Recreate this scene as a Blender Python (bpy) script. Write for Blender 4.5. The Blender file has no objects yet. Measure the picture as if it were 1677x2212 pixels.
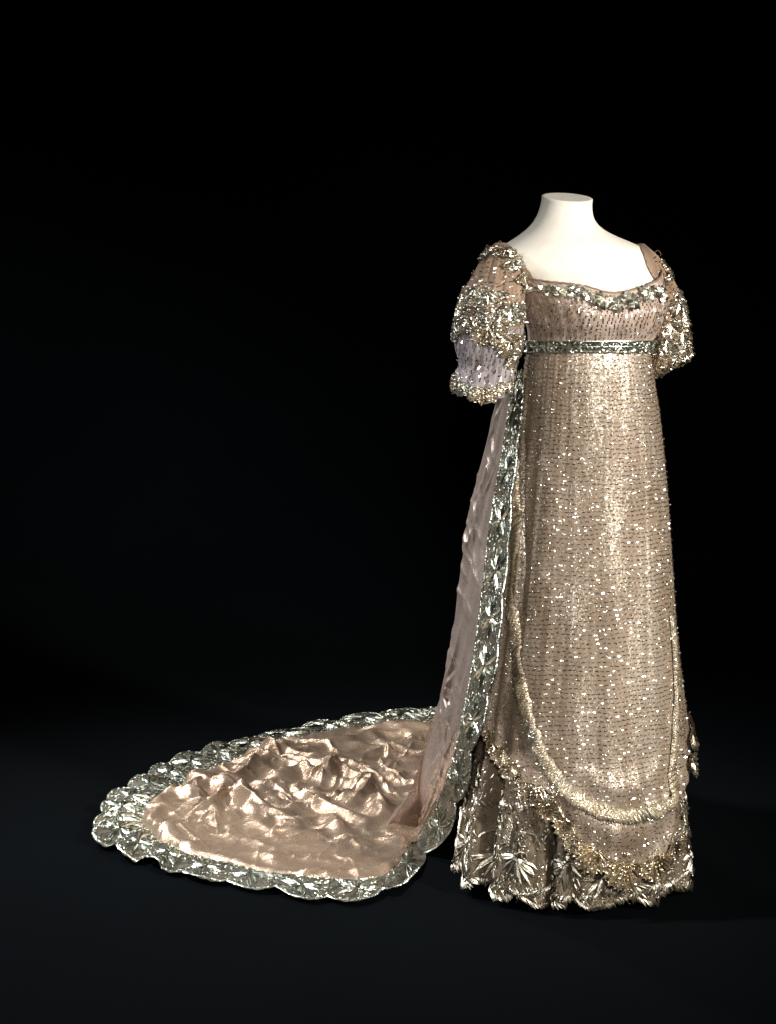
import bpy, math, random
import numpy as np
from mathutils import Vector, noise as mn

random.seed(11); rs = np.random.RandomState(5)
sc = bpy.context.scene
COL = sc.collection

# ------------------------------------------------------------------ camera, world, light, exposure
CAM_H, CAM_D, F, W, H, HOR, YD = 1.75, 5.0, 5400.0, 1677.0, 2212.0, 60.0, 0.12
cd = bpy.data.cameras.new("camera"); cam = bpy.data.objects.new("camera", cd); COL.objects.link(cam)
cam.location = (0, -CAM_D, CAM_H); cam.rotation_euler = (math.radians(90), 0, 0)
cd.sensor_fit = 'VERTICAL'; cd.sensor_height = 24.0; cd.lens = F / H * 24.0
cd.shift_y = -(H / 2 - HOR) / H
cd.clip_start = 0.1; cd.clip_end = 100
sc.camera = cam
world = bpy.data.worlds.new("World"); sc.world = world; world.use_nodes = True
world.node_tree.nodes["Background"].inputs[0].default_value = (1.0, 0.9, 0.8, 1)
world.node_tree.nodes["Background"].inputs[1].default_value = 0.012
sc.view_settings.view_transform = 'Standard'; sc.view_settings.look = 'None'
sc.view_settings.exposure = 0.0; sc.view_settings.gamma = 1.0

def lamp(name, kind, loc, target, power, color, size, spot=None, blend=0.6, size_y=None):
    l = bpy.data.lights.new(name, kind); l.energy = power; l.color = color
    if kind == 'AREA':
        l.size = size
        if size_y: l.shape = 'RECTANGLE'; l.size_y = size_y
    else: l.shadow_soft_size = size
    if spot: l.spot_size = math.radians(spot); l.spot_blend = blend
    o = bpy.data.objects.new(name, l); COL.objects.link(o); o.location = loc
    o.rotation_euler = (Vector(target) - Vector(loc)).to_track_quat('-Z', 'Y').to_euler()
    o["kind"] = "structure"
    return o
lamp("key_lamp", 'SPOT', (3.1, -2.9, 2.15), (0.42, 0.1, 0.80), 1120, (1.0, 0.95, 0.86), 0.20, spot=29, blend=0.8)
lamp("side_lamp", 'SPOT', (-2.6, 0.0, 2.9), (-0.30, 0.05, 0.22), 700, (0.97, 0.98, 1.0), 0.18, spot=48, blend=1.0)
lamp("rim_lamp", 'SPOT', (-1.7, 2.5, 2.2), (-0.25, 0.5, 0.2), 110, (1.0, 0.95, 0.90), 0.14, spot=46, blend=1.0)
lamp("front_lamp", 'SPOT', (0.15, -4.7, 2.3), (0.15, 0.3, 0.62), 400, (1.0, 0.95, 0.88), 0.20, spot=27, blend=1.0)

# ------------------------------------------------------------------ pixel <-> world helpers (measuring the photo)
def P(px, py, Y):
    d = Y + CAM_D
    return np.array(((px - W / 2) * d / F, Y, CAM_H - (py - HOR) * d / F))
def G(px, py, z=0.006):
    d = (CAM_H - z) * F / (py - HOR)
    return P(px, py, d - CAM_D)
def lerp(a, b, t): return a + (b - a) * t

# ------------------------------------------------------------------ materials
def mat(name):
    m = bpy.data.materials.new(name); m.use_nodes = True
    nt = m.node_tree; b = nt.nodes["Principled BSDF"]
    return m, nt, b
def node(nt, t, **kw):
    n = nt.nodes.new(t)
    for k, v in kw.items():
        if k in n.inputs: n.inputs[k].default_value = v
        else: setattr(n, k, v)
    return n
def tex_noise(nt, scale, detail=4, rough=.6, stretch=(1, 1, 1), rot=(0, 0, 0)):
    tc = node(nt, 'ShaderNodeTexCoord'); mp = node(nt, 'ShaderNodeMapping')
    mp.inputs['Scale'].default_value = stretch; mp.inputs['Rotation'].default_value = rot
    nt.links.new(tc.outputs['Object'], mp.inputs[0])
    n = node(nt, 'ShaderNodeTexNoise'); n.inputs['Scale'].default_value = scale
    n.inputs['Detail'].default_value = detail; n.inputs['Roughness'].default_value = rough
    nt.links.new(mp.outputs[0], n.inputs['Vector'])
    return n
def ramp(nt, src, stops):
    r = node(nt, 'ShaderNodeValToRGB'); e = r.color_ramp.elements
    while len(e) < len(stops): e.new(0.5)
    for q, (p, c) in zip(e, stops):
        q.position = p; q.color = (c[0], c[1], c[2], 1) if hasattr(c, '__len__') else (c, c, c, 1)
    nt.links.new(src, r.inputs[0]); return r
def bump(nt, b, srcs):
    prev = None
    for s, strength, dist in srcs:
        n = node(nt, 'ShaderNodeBump'); n.inputs['Strength'].default_value = strength; n.inputs['Distance'].default_value = dist
        nt.links.new(s, n.inputs['Height'])
        if prev: nt.links.new(prev, n.inputs['Normal'])
        prev = n.outputs[0]
    nt.links.new(prev, b.inputs['Normal'])

def crinkle(nt, sc_, det=5, stretch=(1, 1, 1)):
    tc = node(nt, 'ShaderNodeTexCoord'); mp = node(nt, 'ShaderNodeMapping'); mp.inputs['Scale'].default_value = stretch; nt.links.new(tc.outputs['Object'], mp.inputs[0])
    n = node(nt, 'ShaderNodeTexNoise'); n.noise_type = 'RIDGED_MULTIFRACTAL'; n.inputs['Scale'].default_value = sc_; n.inputs['Detail'].default_value = det; n.inputs['Distortion'].default_value = .6
    nt.links.new(mp.outputs[0], n.inputs['Vector']); return n
def m_cloth(name, c1, c2, metal=(0.0, 0.5), rough=(.55, .35), nscale=9, glint=260, gstretch=(1, 1, 1), bstr=.5, bdist=.002, sheen=0.0, grot=(0, 0, 0), speck=None, th=(.42, .62), patch=None, crk=None):
    m, nt, b = mat(name)
    n1 = tex_noise(nt, nscale, 5, .6)
    r1 = ramp(nt, n1.outputs[0], [(.35, c1), (.68, c2)])
    weave = tex_noise(nt, 420, 2, .6, (1, 1, 1))
    mx = node(nt, 'ShaderNodeMix', data_type='RGBA', blend_type='MULTIPLY'); mx.inputs[0].default_value = .18
    rw = ramp(nt, weave.outputs[0], [(.3, .45), (.65, 1.0)])
    nt.links.new(r1.outputs[0], mx.inputs[6]); nt.links.new(rw.outputs[0], mx.inputs[7])
    g = tex_noise(nt, glint, 3, .7, gstretch, grot)
    if patch:                                   # long vertical patches: highlights of the tissue below, put into colour and metal
        pn = tex_noise(nt, patch[0], 4, .6, patch[1]); pr = ramp(nt, pn.outputs[0], [(.42, patch[2]), (.60, 1.0)])
        mm = node(nt, 'ShaderNodeMath', operation='MULTIPLY'); nt.links.new(g.outputs[0], mm.inputs[0]); nt.links.new(pr.outputs[0], mm.inputs[1])
        class _G: outputs = [mm.outputs[0]]
        g0 = g; g = _G
    rm = ramp(nt, g.outputs[0], [(th[0], metal[0]), (th[1], metal[1])])
    rr = ramp(nt, g.outputs[0], [(th[0], rough[0]), (th[1], rough[1])])
    if speck:
        ms = node(nt, 'ShaderNodeMix', data_type='RGBA'); ms.inputs[7].default_value = (*speck, 1)
        rs_ = ramp(nt, g.outputs[0], [(th[0], 0.0), (th[1], 1.0)]); nt.links.new(rs_.outputs[0], ms.inputs[0]); nt.links.new(mx.outputs[2], ms.inputs[6]); nt.links.new(ms.outputs[2], b.inputs['Base Color'])
    else: nt.links.new(mx.outputs[2], b.inputs['Base Color'])
    nt.links.new(rm.outputs[0], b.inputs['Metallic']); nt.links.new(rr.outputs[0], b.inputs['Roughness'])
    if sheen:
        b.inputs['Sheen Weight'].default_value = sheen; b.inputs['Sheen Roughness'].default_value = .4
    bl = [(g.outputs[0], bstr, bdist)]
    if crk: bl.insert(0, (crinkle(nt, crk[0], 5, crk[2]).outputs[0], crk[1], .004))
    bump(nt, b, bl)
    return m
def m_metal(name, c1, c2, rough=.25, nscale=60, bstr=.5, bscale=500):
    m, nt, b = mat(name)
    n = tex_noise(nt, nscale, 3, .6); r = ramp(nt, n.outputs[0], [(.35, c1), (.65, c2)])
    nt.links.new(r.outputs[0], b.inputs['Base Color'])
    b.inputs['Metallic'].default_value = 1.0; b.inputs['Roughness'].default_value = rough
    g = tex_noise(nt, bscale, 2, .6); bump(nt, b, [(g.outputs[0], bstr, .001)])
    return m
M = {}
M['skirt'] = m_cloth("gold_net_over_tissue", (.215, .152, .104), (.285, .212, .152), (.10, .85), (.50, .34), 8, 330, (1.3, 1.3, .8), .35, .0015, speck=(.86, .76, .64), th=(.46, .60), patch=(10, (1.6, 1.6, .30), .78))
M['under'] = m_cloth("underskirt_net", (.15, .108, .070), (.23, .175, .120), (.05, .4), (.65, .4), 14, 300, (2, 2, 1), .4, .002)
M['bodice'] = m_cloth("gathered_bodice_net", (.35, .25, .185), (.56, .45, .39), (0, .15), (.7, .5), 34, 260, (2, 2, .4), .3, .002, .1)
M['sleeve'] = m_cloth("sleeve_net", (.24, .155, .100), (.32, .22, .15), (0, .15), (.7, .5), 20, 260, (1, 1, 1), .3, .002, .1)
M['puff'] = m_cloth("lilac_sleeve_silk", (.24, .205, .215), (.31, .27, .28), (0, .1), (.7, .5), 18, 260, (1, 1, 1), .3, .002, .1)
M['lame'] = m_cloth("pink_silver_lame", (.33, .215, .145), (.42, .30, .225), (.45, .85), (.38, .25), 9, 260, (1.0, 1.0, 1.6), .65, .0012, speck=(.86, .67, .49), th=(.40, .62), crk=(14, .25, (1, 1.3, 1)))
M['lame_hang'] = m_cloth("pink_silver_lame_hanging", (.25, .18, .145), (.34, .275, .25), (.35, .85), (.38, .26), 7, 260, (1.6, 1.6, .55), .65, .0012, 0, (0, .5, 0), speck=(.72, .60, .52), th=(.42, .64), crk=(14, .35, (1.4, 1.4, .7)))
M['ribbon'] = m_cloth("pleated_gold_tissue_ribbon", (.25, .185, .12), (.42, .34, .24), (.1, .9), (.5, .30), 30, 420, (1, 1, 1), .5, .001, speck=(.86, .78, .62), th=(.48, .60))
M['lining'] = m_cloth("silk_petticoat", (.4, .33, .27), (.5, .42, .35), (0, .05), (.7, .6), 9, 200)
M['hem_net'] = m_cloth("embroidered_hem_net", (.12, .095, .062), (.29, .225, .155), (.05, .45), (.6, .33), 50, 300, (1, 1, 1), .6, .002)
M['net'] = m_cloth("silver_embroidered_net", (.035, .038, .028), (.20, .165, .12), (.05, .45), (.6, .33), 50, 300, (1, 1, 1), .6, .002)
M['net_gold'] = m_cloth("gold_embroidered_net", (.10, .075, .045), (.32, .245, .155), (.2, .85), (.5, .28), 70, 340, (1, 1, 1), .9, .002)
M['silver'] = m_metal("flattened_silver_strip", (.62, .60, .52), (.88, .86, .76), .33)
M['hem_silver'] = m_metal("toned_down_silver_strip", (.52, .475, .39), (.80, .74, .62), .38)  # darker and rougher than the other silver, to offset the key lamp
M['silver_green'] = m_metal("greenish_silver_strip", (.46, .52, .44), (.82, .83, .72), .29)
M['gilt'] = m_metal("warm_silver_gilt_thread", (.74, .63, .48), (.95, .89, .78), .27)
M['gold'] = m_metal("gold_thread", (.76, .59, .38), (.96, .86, .68), .28)
M['dash'] = m_metal("silver_strip_stitch", (.74, .70, .62), (.97, .93, .86), .25, 30, .15)
m, nt, b = mat("cream_cotton_cover")
n = tex_noise(nt, 40, 5, .6); r = ramp(nt, n.outputs[0], [(.3, (.80, .76, .67)), (.7, (.86, .83, .75))])
nt.links.new(r.outputs[0], b.inputs['Base Color']); b.inputs['Roughness'].default_value = .9
g = tex_noise(nt, 700, 2, .6); bump(nt, b, [(g.outputs[0], .15, .001)]); M['cotton'] = m
m, nt, b = mat("dark_blue_floor_felt")
n = tex_noise(nt, 2.2, 6, .65); r = ramp(nt, n.outputs[0], [(.3, (.0008, .0015, .0022)), (.7, (.0013, .0025, .0035))])
nt.links.new(r.outputs[0], b.inputs['Base Color']); b.inputs['Roughness'].default_value = 1.0
b.inputs['Specular IOR Level'].default_value = .05
g = tex_noise(nt, 500, 3, .7); bump(nt, b, [(g.outputs[0], .4, .002)]); M['floor'] = m
m, nt, b = mat("black_velvet"); b.inputs['Base Color'].default_value = (.0012, .0010, .0010, 1)
n = tex_noise(nt, 3, 4, .6); r = ramp(nt, n.outputs[0], [(.3, .0008), (.7, .0016)]); nt.links.new(r.outputs[0], b.inputs['Base Color'])
b.inputs['Roughness'].default_value = 1; b.inputs['Specular IOR Level'].default_value = .0; M['black'] = m

# ------------------------------------------------------------------ mesh builder
class MB:
    def __init__(s): s.v = []; s.f = []
    def grid(s, pts, nu, nv, closed=False):
        o = len(s.v); s.v.extend(pts)
        for j in range(nv - 1):
            for i in range(nu - (0 if closed else 1)):
                a = o + j * nu + i; b_ = o + j * nu + (i + 1) % nu
                s.f.append((a, b_, b_ + nu, a + nu))
    def build(s, name, material, parent=None, smooth=True, kind=None, label=None):
        me = bpy.data.meshes.new(name); me.from_pydata([tuple(map(float, q)) for q in s.v], [], s.f); me.update()
        me.polygons.foreach_set("use_smooth", [smooth] * len(me.polygons))
        me.materials.append(material)
        o = bpy.data.objects.new(name, me); COL.objects.link(o)
        if parent: o.parent = parent; o.matrix_parent_inverse = Vector_inv(parent)
        if kind: o["kind"] = kind
        if label: o["label"] = label
        return o
def Vector_inv(parent):
    from mathutils import Matrix
    return Matrix.Translation(-TH.get(parent.name, Vector((0, 0, 0))))
TH = {}
def thing(name, loc, label, cat):
    o = bpy.data.objects.new(name, None); COL.objects.link(o); o.location = loc; o.empty_display_size = .1
    o["label"] = label; o["category"] = cat; TH[name] = Vector(loc); return o

# ------------------------------------------------------------------ loft surfaces
class Loft:
    """closed surface from a table of (py, left px, right px, half depth), Yc = centre depth"""
    def __init__(s, tab, Yc, folds=None, off=0.0):
        tab = sorted(tab); z = []; cx = []; a = []; b_ = []; yc = []
        for q in tab:
            py, l, r, b0 = q[:4]; Y = q[4] if len(q) > 4 else Yc
            A = P(l, py, Y); B = P(r, py, Y)
            z.append(A[2]); cx.append((A[0] + B[0]) / 2); a.append((B[0] - A[0]) / 2); b_.append(b0); yc.append(Y)
        z, cx, a, b_, yc = map(lambda v: np.array(v[::-1]), (z, cx, a, b_, yc))
        s.zmin, s.zmax = z[0], z[-1]
        zz = np.linspace(z[0], z[-1], 400)
        def sm(v):
            w = np.interp(zz, z, v); k = np.ones(15) / 15
            for _ in range(2):
                w = np.convolve(np.pad(w, 7, mode='reflect', reflect_type='odd'), k, 'valid')
            return w
        s.zz = zz; s.cx, s.a, s.b, s.yc = sm(cx), sm(a), sm(b_), sm(yc)
        s.folds = folds; s.off = off
    def par(s, z):
        t = (z - s.zmin) / (s.zmax - s.zmin) * 399; t = min(max(t, 0), 398.999); i = int(t); f = t - i
        g = lambda v: v[i] * (1 - f) + v[i + 1] * f
        return g(s.cx), g(s.yc), g(s.a), g(s.b)
    def S(s, th, z, h=0.0):
        cx, cy, a, b_ = s.par(z); o = s.off + h
        if s.folds: o += s.folds(th, z)
        return np.array((cx + (a + o) * math.sin(th), cy - (b_ + o) * math.cos(th), z))
    def N(s, th, z):
        e = 1e-3
        u = s.S(th + e, z) - s.S(th - e, z); v = s.S(th, z + e) - s.S(th, z - e)
        n_ = np.cross(u, v); return n_ / (np.linalg.norm(n_) + 1e-12)
    def inv(s, px, py):
        Y = 0.0; th = 0
        for _ in range(30):
            p = P(px, py, Y); cx, cy, a, b_ = s.par(p[2]); o = s.off
            sn = max(-.995, min(.995, (p[0] - cx) / (a + o))); th = math.asin(sn)
            Y = .5 * Y + .5 * (cy - (b_ + o) * math.cos(th))
        return th, P(px, py, Y)[2]
    def local(s, th0, z0, rot=0.0, lift=0.0, scale=1.0):
        """map local (x,y,h) metres round (th0,z0) onto the surface"""
        du = np.linalg.norm(s.S(th0 + .01, z0) - s.S(th0 - .01, z0)) / .02
        dv = np.linalg.norm(s.S(th0, z0 + .003) - s.S(th0, z0 - .003)) / .006
        c, sn = math.cos(rot), math.sin(rot)
        def f(x, y, h):
            x *= scale; y *= scale
            X = c * x - sn * y; Y_ = sn * x + c * y
            th, z = th0 + X / du, z0 + Y_ / dv
            return s.S(th, z) + s.N(th, z) * (h * scale + lift)
        return f
    def mesh(s, mb, z0, z1, nth, nz, t0=-math.pi, t1=math.pi):
        pts = []
        closed = (t1 - t0) > 6.28
        for j in range(nz):
            for i in range(nth):
                th = t0 + (t1 - t0) * i / (nth if closed else nth - 1)
                a = z0(th) if callable(z0) else z0; b_ = z1(th) if callable(z1) else z1
                pts.append(s.S(th, lerp(a, b_, j / (nz - 1))))
        mb.grid(pts, nth, nz, closed)

# ------------------------------------------------------------------ embroidery strokes
def leaf(mb, f, x0, y0, ang, L, wd, h=.0016, curve=0.0, n=5, base=.0006, notch=False):
    """pointed leaf with a raised midrib; the two halves are satin-stitched planes"""
    o = len(mb.v); sgn = []
    ph = random.uniform(.6, 1.4)
    for i in range(n + 1):
        t = i / n; a = ang + curve * t
        x = x0 + L * t * math.cos(ang + curve * t * .5); y = y0 + L * t * math.sin(ang + curve * t * .5)
        w = wd * (math.sin(math.pi * min(1, t * .93 + .05)) ** .8) * .5
        nx, ny = -math.sin(a), math.cos(a)
        k = 1 + (.22 * (i % 2) if notch else 0)
        mb.v.append(f(x + nx * w * k, y + ny * w * k, base))
        mb.v.append(f(x, y, base + h * ph * (.4 + .6 * math.sin(math.pi * t))))
        mb.v.append(f(x - nx * w * k, y - ny * w * k, base))
    for i in range(n):
        a = o + i * 3
        mb.f.append((a, a + 1, a + 4, a + 3)); mb.f.append((a + 1, a + 2, a + 5, a + 4))
def arc_stroke(mb, f, x0, y0, ang, L, wd, curl, h=.0014, n=9, base=.0006, taper=True):
    o = len(mb.v); x, y, a = x0, y0, ang
    for i in range(n + 1):
        t = i / n
        w = wd * .5 * ((1 - .75 * t) if taper else 1) * random.uniform(.85, 1.15)
        nx, ny = -math.sin(a), math.cos(a); hh = h * random.uniform(.6, 1.3)
        mb.v.append(f(x + nx * w, y + ny * w, base)); mb.v.append(f(x, y, base + hh)); mb.v.append(f(x - nx * w, y - ny * w, base))
        x += L / n * math.cos(a); y += L / n * math.sin(a); a += curl / n * (1 + .8 * t)
    for i in range(n):
        q = o + i * 3
        mb.f.append((q, q + 1, q + 4, q + 3)); mb.f.append((q + 1, q + 2, q + 5, q + 4))
def bead(mb, f, x, y, r, base=.0008):
    """small faceted spangle, tipped at random"""
    o = len(mb.v); tx, ty = random.gauss(0, .35), random.gauss(0, .35); k = 5; ph = random.random() * 6
    for i in range(k):
        a = ph + 6.283 * i / k; dx, dy = r * math.cos(a), r * math.sin(a)
        mb.v.append(f(x + dx, y + dy, base + r * .4 + dx * tx + dy * ty))
    mb.v.append(f(x, y, base + r * .75)) 
    for i in range(k): mb.f.append((o + i, o + (i + 1) % k, o + k))
def palmette(mb, f, s=1.0, flip=1, n=9):
    """sprig: fan of leaves below, curling crescent stem and fern strokes above; local up=+y"""
    for i in range(n):
        a = math.radians(-172 + 164 * i / (n - 1)) + random.uniform(-.08, .08)
        L = s * (.029 + .006 * math.sin(math.pi * i / (n - 1))) * random.uniform(.8, 1.12)
        leaf(mb, f, .004 * s * math.cos(a), .004 * s * math.sin(a), a, L * .95, s * random.uniform(.0036, .0055), h=.0018 * s, curve=random.uniform(-.35, .35), notch=True)
    arc_stroke(mb, f, 0, .002 * s, math.radians(90 + 32 * flip), .060 * s, .0070 * s, -flip * 2.6, h=.0026 * s, n=12)
    arc_stroke(mb, f, .001 * s * flip, .002 * s, math.radians(90 - 18 * flip), .022 * s, .0034 * s, -flip * 2.6, h=.0016 * s, n=7)
    for i in range(9):
        t = i / 8; ax = -flip * s * (.013 - .002 * t); ay = s * (.010 + .030 * t)
        arc_stroke(mb, f, ax - flip * .004 * s, ay, math.radians(90 + flip * 70), .013 * s, .0032 * s, -flip * 1.2, n=3)
        if i < 5: arc_stroke(mb, f, ax + flip * .007 * s, ay + .002 * s, math.radians(90 - flip * 20), .011 * s, .0026 * s, -flip * 1.6, n=3)
    for i in range(5):
        a = random.random() * 6.28; bead(mb, f, .0035 * s * math.cos(a), .0035 * s * math.sin(a), .0022 * s, .002 * s)
def shell(mb_net, mb, f, s=1.0):
    """fan shell hanging down from the origin: crimped ribs, threads of spangles and a beaded rim"""
    R = .040 * s; nr = 9; nu = nr * 2 + 1; a0, a1 = math.radians(-170), math.radians(-10)
    pts = []
    for j in range(5):
        q = j / 4
        for i in range(nu):
            a = lerp(a0, a1, i / (nu - 1)); rr = R * (.12 + .88 * q) * (1 + (.09 * (1 if i % 2 else -1) if j == 4 else 0)) * (1 - .12 * abs(math.cos(a)))
            pts.append(f(rr * math.cos(a), rr * math.sin(a), .0010 * s + (.0026 * s * q if i % 2 else 0) + .003 * s * q * q + random.uniform(-.0006, .0006)))
    mb_net.grid(pts, nu, 5)
    for i in range(nr):
        a = lerp(a0, a1, (i + .5) / nr)
        leaf(mb, f, R * .16 * math.cos(a), R * .16 * math.sin(a), a + random.uniform(-.05, .05), R * .72, R * random.uniform(.06, .11), h=.0020 * s, base=.0036 * s, n=3)
        for q in range(6):
            rr = R * (.25 + .70 * q / 5); bead(mb, f, rr * math.cos(a + .14), rr * math.sin(a + .14), random.uniform(.0009, .0017) * s, .0034 * s)
            if q == 3: bead(mb, f, rr * math.cos(a - .12), rr * math.sin(a - .12), random.uniform(.0008, .0014) * s, .0034 * s)
    for i in range(nr * 2):
        a = lerp(a0, a1, (i + .5) / (nr * 2)); rr = R * (.94 + .07 * math.sin(i * 2.1)) * (1 - .12 * abs(math.cos(a)))
        bead(mb, f, rr * math.cos(a), rr * math.sin(a), random.uniform(.0014, .0022) * s, .0055 * s)
    for i in range(10):
        bead(mb, f, random.uniform(-.5, .5) * R * .6, random.uniform(-.1, .38) * R, random.uniform(.0010, .0018) * s, .002 * s)

# ------------------------------------------------------------------ setting
prof = [(-8, 0), (-2, 0), (1.9, 0)] + [(1.9 + 1.1 * math.sin(a), 1.1 - 1.1 * math.cos(a)) for a in np.linspace(.05, 1.5708, 24)]
mb = MB(); mb.grid([np.array((x, y, z)) for y, z in prof for x in (-9, 0, 9)], 3, len(prof)); fl = mb.build("floor", M['floor'], kind="structure")
mb = MB(); mb.grid([np.array((x, 3.0, z)) for z in (1.1, 3, 6) for x in (-9, 0, 9)], 3, 3); mb.build("backdrop", M['floor'], kind="structure")

# ------------------------------------------------------------------ mannequin
mann = thing("mannequin", (.42, YD, 0), "headless dress form with a cream cotton covered neck and chest wearing the gown", "mannequin")
bt = [(424, 1171, 1281, .050), (440, 1169.5, 1279.5, .050), (458, 1164, 1280, .052), (472, 1157, 1283, .056), (486, 1148, 1292, .063), (500, 1133, 1310, .072),
      (510, 1120, 1331, .080), (520, 1104, 1355, .088), (530, 1088, 1381, .094), (545, 1072, 1402, .100), (570, 1062, 1416, .106), (600, 1094, 1420, .110), (640, 1138, 1426, .118),
      (660, 1148, 1426, .122), (700, 1156, 1418, .112), (740, 1162, 1394, .094), (780, 1154, 1390, .094)]
def bust_f(th, z):
    f_ = 0
    u = max(0, 1 - abs(z - 1.195) / .075)               # two breasts under the bodice
    for c in (-.25, .85): f_ += .012 * u * math.exp(-((th - c) / .42) ** 2)
    return f_
bust = Loft(bt, YD, bust_f)
mb = MB(); pts = []; nth, nz = 96, 90
zt = P(1226, 427, YD)[2]; zb = bust.zmin
for j in range(nz):
    z = lerp(zb, zt, j / (nz - 1))
    k = max(0, (z - (zt - .03)) / .03)
    for i in range(nth):
        p = bust.S(2 * math.pi * i / nth, z); cx, cy = bust.par(z)[:2]
        p[2] += k * (.11 * (p[1] - cy) - .064 * (p[0] - cx)); pts.append(p)
mb.grid(pts, nth, nz, True); top = pts[-nth:]
c = sum(top) / nth; o0 = len(mb.v)
for q in (.97, .9):
    mb.v.extend([c + (p - c) * q + np.array((0, 0, .0012)) for p in top])
mb.v.append(c + np.array((0, 0, .0012)))
for r_ in range(2):
    base0 = o0 - nth + r_ * nth
    for i in range(nth): mb.f.append((base0 + i, base0 + (i + 1) % nth, base0 + nth + (i + 1) % nth, base0 + nth + i))
for i in range(nth): mb.f.append((o0 + nth + i, o0 + nth + (i + 1) % nth, o0 + 2 * nth))
mb.build("torso", M['cotton'], mann)
# stand under the skirt
mb = MB(); pts = []
for z, r_ in ((.005, .12), (.02, .12), (.03, .02), (1.08, .02)):
    for i in range(20): a = 6.283 * i / 20; pts.append(np.array((.42 + r_ * math.cos(a), YD + r_ * math.sin(a), z)))
mb.grid(pts, 20, 4, True); mb.build("stand", M['black'], mann)

# ------------------------------------------------------------------ gown
gown = thing("court_gown", (.41, YD, 0), "high-waisted gold and silver embroidered court gown with short puffed sleeves, dressed on the cream form", "gown")
st = [(745, 1146, 1398, .098), (760, 1143, 1399, .104), (830, 1134, 1410, .110), (900, 1126, 1421, .115), (1000, 1112, 1431, .122), (1100, 1100, 1439, .131), (1250, 1080, 1448, .148),
      (1400, 1057, 1457, .166), (1550, 1032, 1466, .184), (1700, 1008, 1480, .198), (1850, 988, 1494, .205), (1935, 980, 1498, .206)]
def crev(th, c, w, d): return -d * math.exp(-((th - c) / w) ** 2)
def under_f(th, z):
    k = min(1, max(0, (0.75 - z) / .5))
    r_ = .007 * math.sin(th * 11 + 1.2 + z * 1.5) * k + .004 * math.sin(th * 23 + z * 3) * k
    r_ += crev(th, -.27 , .030, .050) * k + crev(th, -.98, .05, .045) * k
    r_ += .010 * k * (math.exp(-((th + .36) / .05) ** 2) + math.exp(-((th + .17) / .05) ** 2) + math.exp(-((th + 1.12) / .08) ** 2))
    return r_
def over_f(th, z):
    k = min(1, max(0, (1.05 - z) / .7)); q = max(0, min(1, (.55 - z) / .3))
    nz = lambda a, b_, c: mn.noise(Vector((th * a, z * b_, c)))
    r_ = .0055 * k * nz(3.4, 1.0, 1.7) + .0030 * k * nz(9, 1.6, 5.2) + .0008 * nz(24, 5, 8.8)
    r_ += .0004 * (1 - k) * nz(12, 1.0, 3.3)
    side = 1 / (1 + math.exp((th + .72) * 14))            # looser net outside the ribbon, left
    r_ += side * (.006 * math.sin(th * 26 + z * 2) * k + .006 * q)
    up_ = max(0, min(1, (z - .55) / .1)) * max(0, min(1, (1.05 - z) / .08)); r_ -= .012 * up_ * math.exp(-((th - RT(z) - .13) / .045) ** 2)  # groove added beside the ribbon to deepen the dark shadow line
    low = max(0, min(1, (.30 - z) / .05))
    r_ += low * .006 + low * (.004 * nz(11, 14, 3) + .003 * math.sin(z * 70 + 3 * math.sin(th * 4)))
    r_ += .022 * q * math.exp(-((th - 1.75) / .28) ** 2)
    return r_
RT = lambda z: -1.0
under = Loft(st, YD, under_f, -.014); over = Loft(st, YD, over_f, .005)

# lower edge of the overskirt, traced round the front, mirrored about the facing direction
edge_px = [(1048, 1585), (1062, 1600), (1080, 1625), (1100, 1650), (1118, 1672), (1150, 1700), (1185, 1712), (1208, 1742), (1235, 1780), (1255, 1812), (1290, 1845),
           (1345, 1870), (1405, 1862), (1435, 1838), (1450, 1790), (1457, 1740)]
E = sorted(over.inv(*q) for q in edge_px); E += [(1.45, .26), (1.75, .30), (2.4, .34), (3.2, .36)]; E = [(-3.2, .36), (-2.0, .36)] + E
eth = np.array([e[0] for e in E]); ez = np.array([e[1] for e in E])
def zedge(th): return float(np.interp(th, eth, ez))
rib_px = [(1122, 930), (1120, 1000), (1117, 1060), (1115, 1130), (1113, 1204), (1107, 1283), (1112, 1343), (1116, 1400), (1123, 1445), (1130, 1490), (1138, 1535), (1151, 1580), (1167, 1625),
          (1190, 1665), (1223, 1705), (1262, 1736), (1308, 1754), (1355, 1762), (1401, 1754), (1432, 1738), (1445, 1713), (1446, 1670), (1448, 1643), (1451, 1600), (1453, 1550), (1453, 1480), (1450, 1400), (1446, 1330)]
R = [over.inv(*q) for q in rib_px]
Rp = np.array(R)
def spline(A, n):
    A = np.array(A, float); out = []; m_ = len(A) - 1
    for k in range(n):
        t = k / (n - 1) * m_; i = min(int(t), m_ - 1); f = t - i
        p0, p1, p2, p3 = A[max(i - 1, 0)], A[i], A[i + 1], A[min(i + 2, m_)]
        out.append(.5 * ((2 * p1) + (-p0 + p2) * f + (2 * p0 - 5 * p1 + 4 * p2 - p3) * f * f + (-p0 + 3 * p1 - 3 * p2 + p3) * f ** 3))
    return np.array(out)
Rs = spline(Rp, 260)
_rl = Rs[:130][::-1]; RT = lambda z: float(np.interp(z, _rl[:, 1], _rl[:, 0]))
def in_panel(th, z):
    """inside the U of the ribbon"""
    pts = Rs; inside = False
    poly = [(p[0], p[1]) for p in pts[::6]] + [(1.3, .75), (1.5, 1.2), (-1.6, 1.2), (-1.2, .8)]
    j = len(poly) - 1
    for i in range(len(poly)):
        xi, yi = poly[i]; xj, yj = poly[j]
        if (yi > z) != (yj > z) and th < (xj - xi) * (z - yi) / (yj - yi) + xi: inside = not inside
        j = i
    return inside

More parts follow.
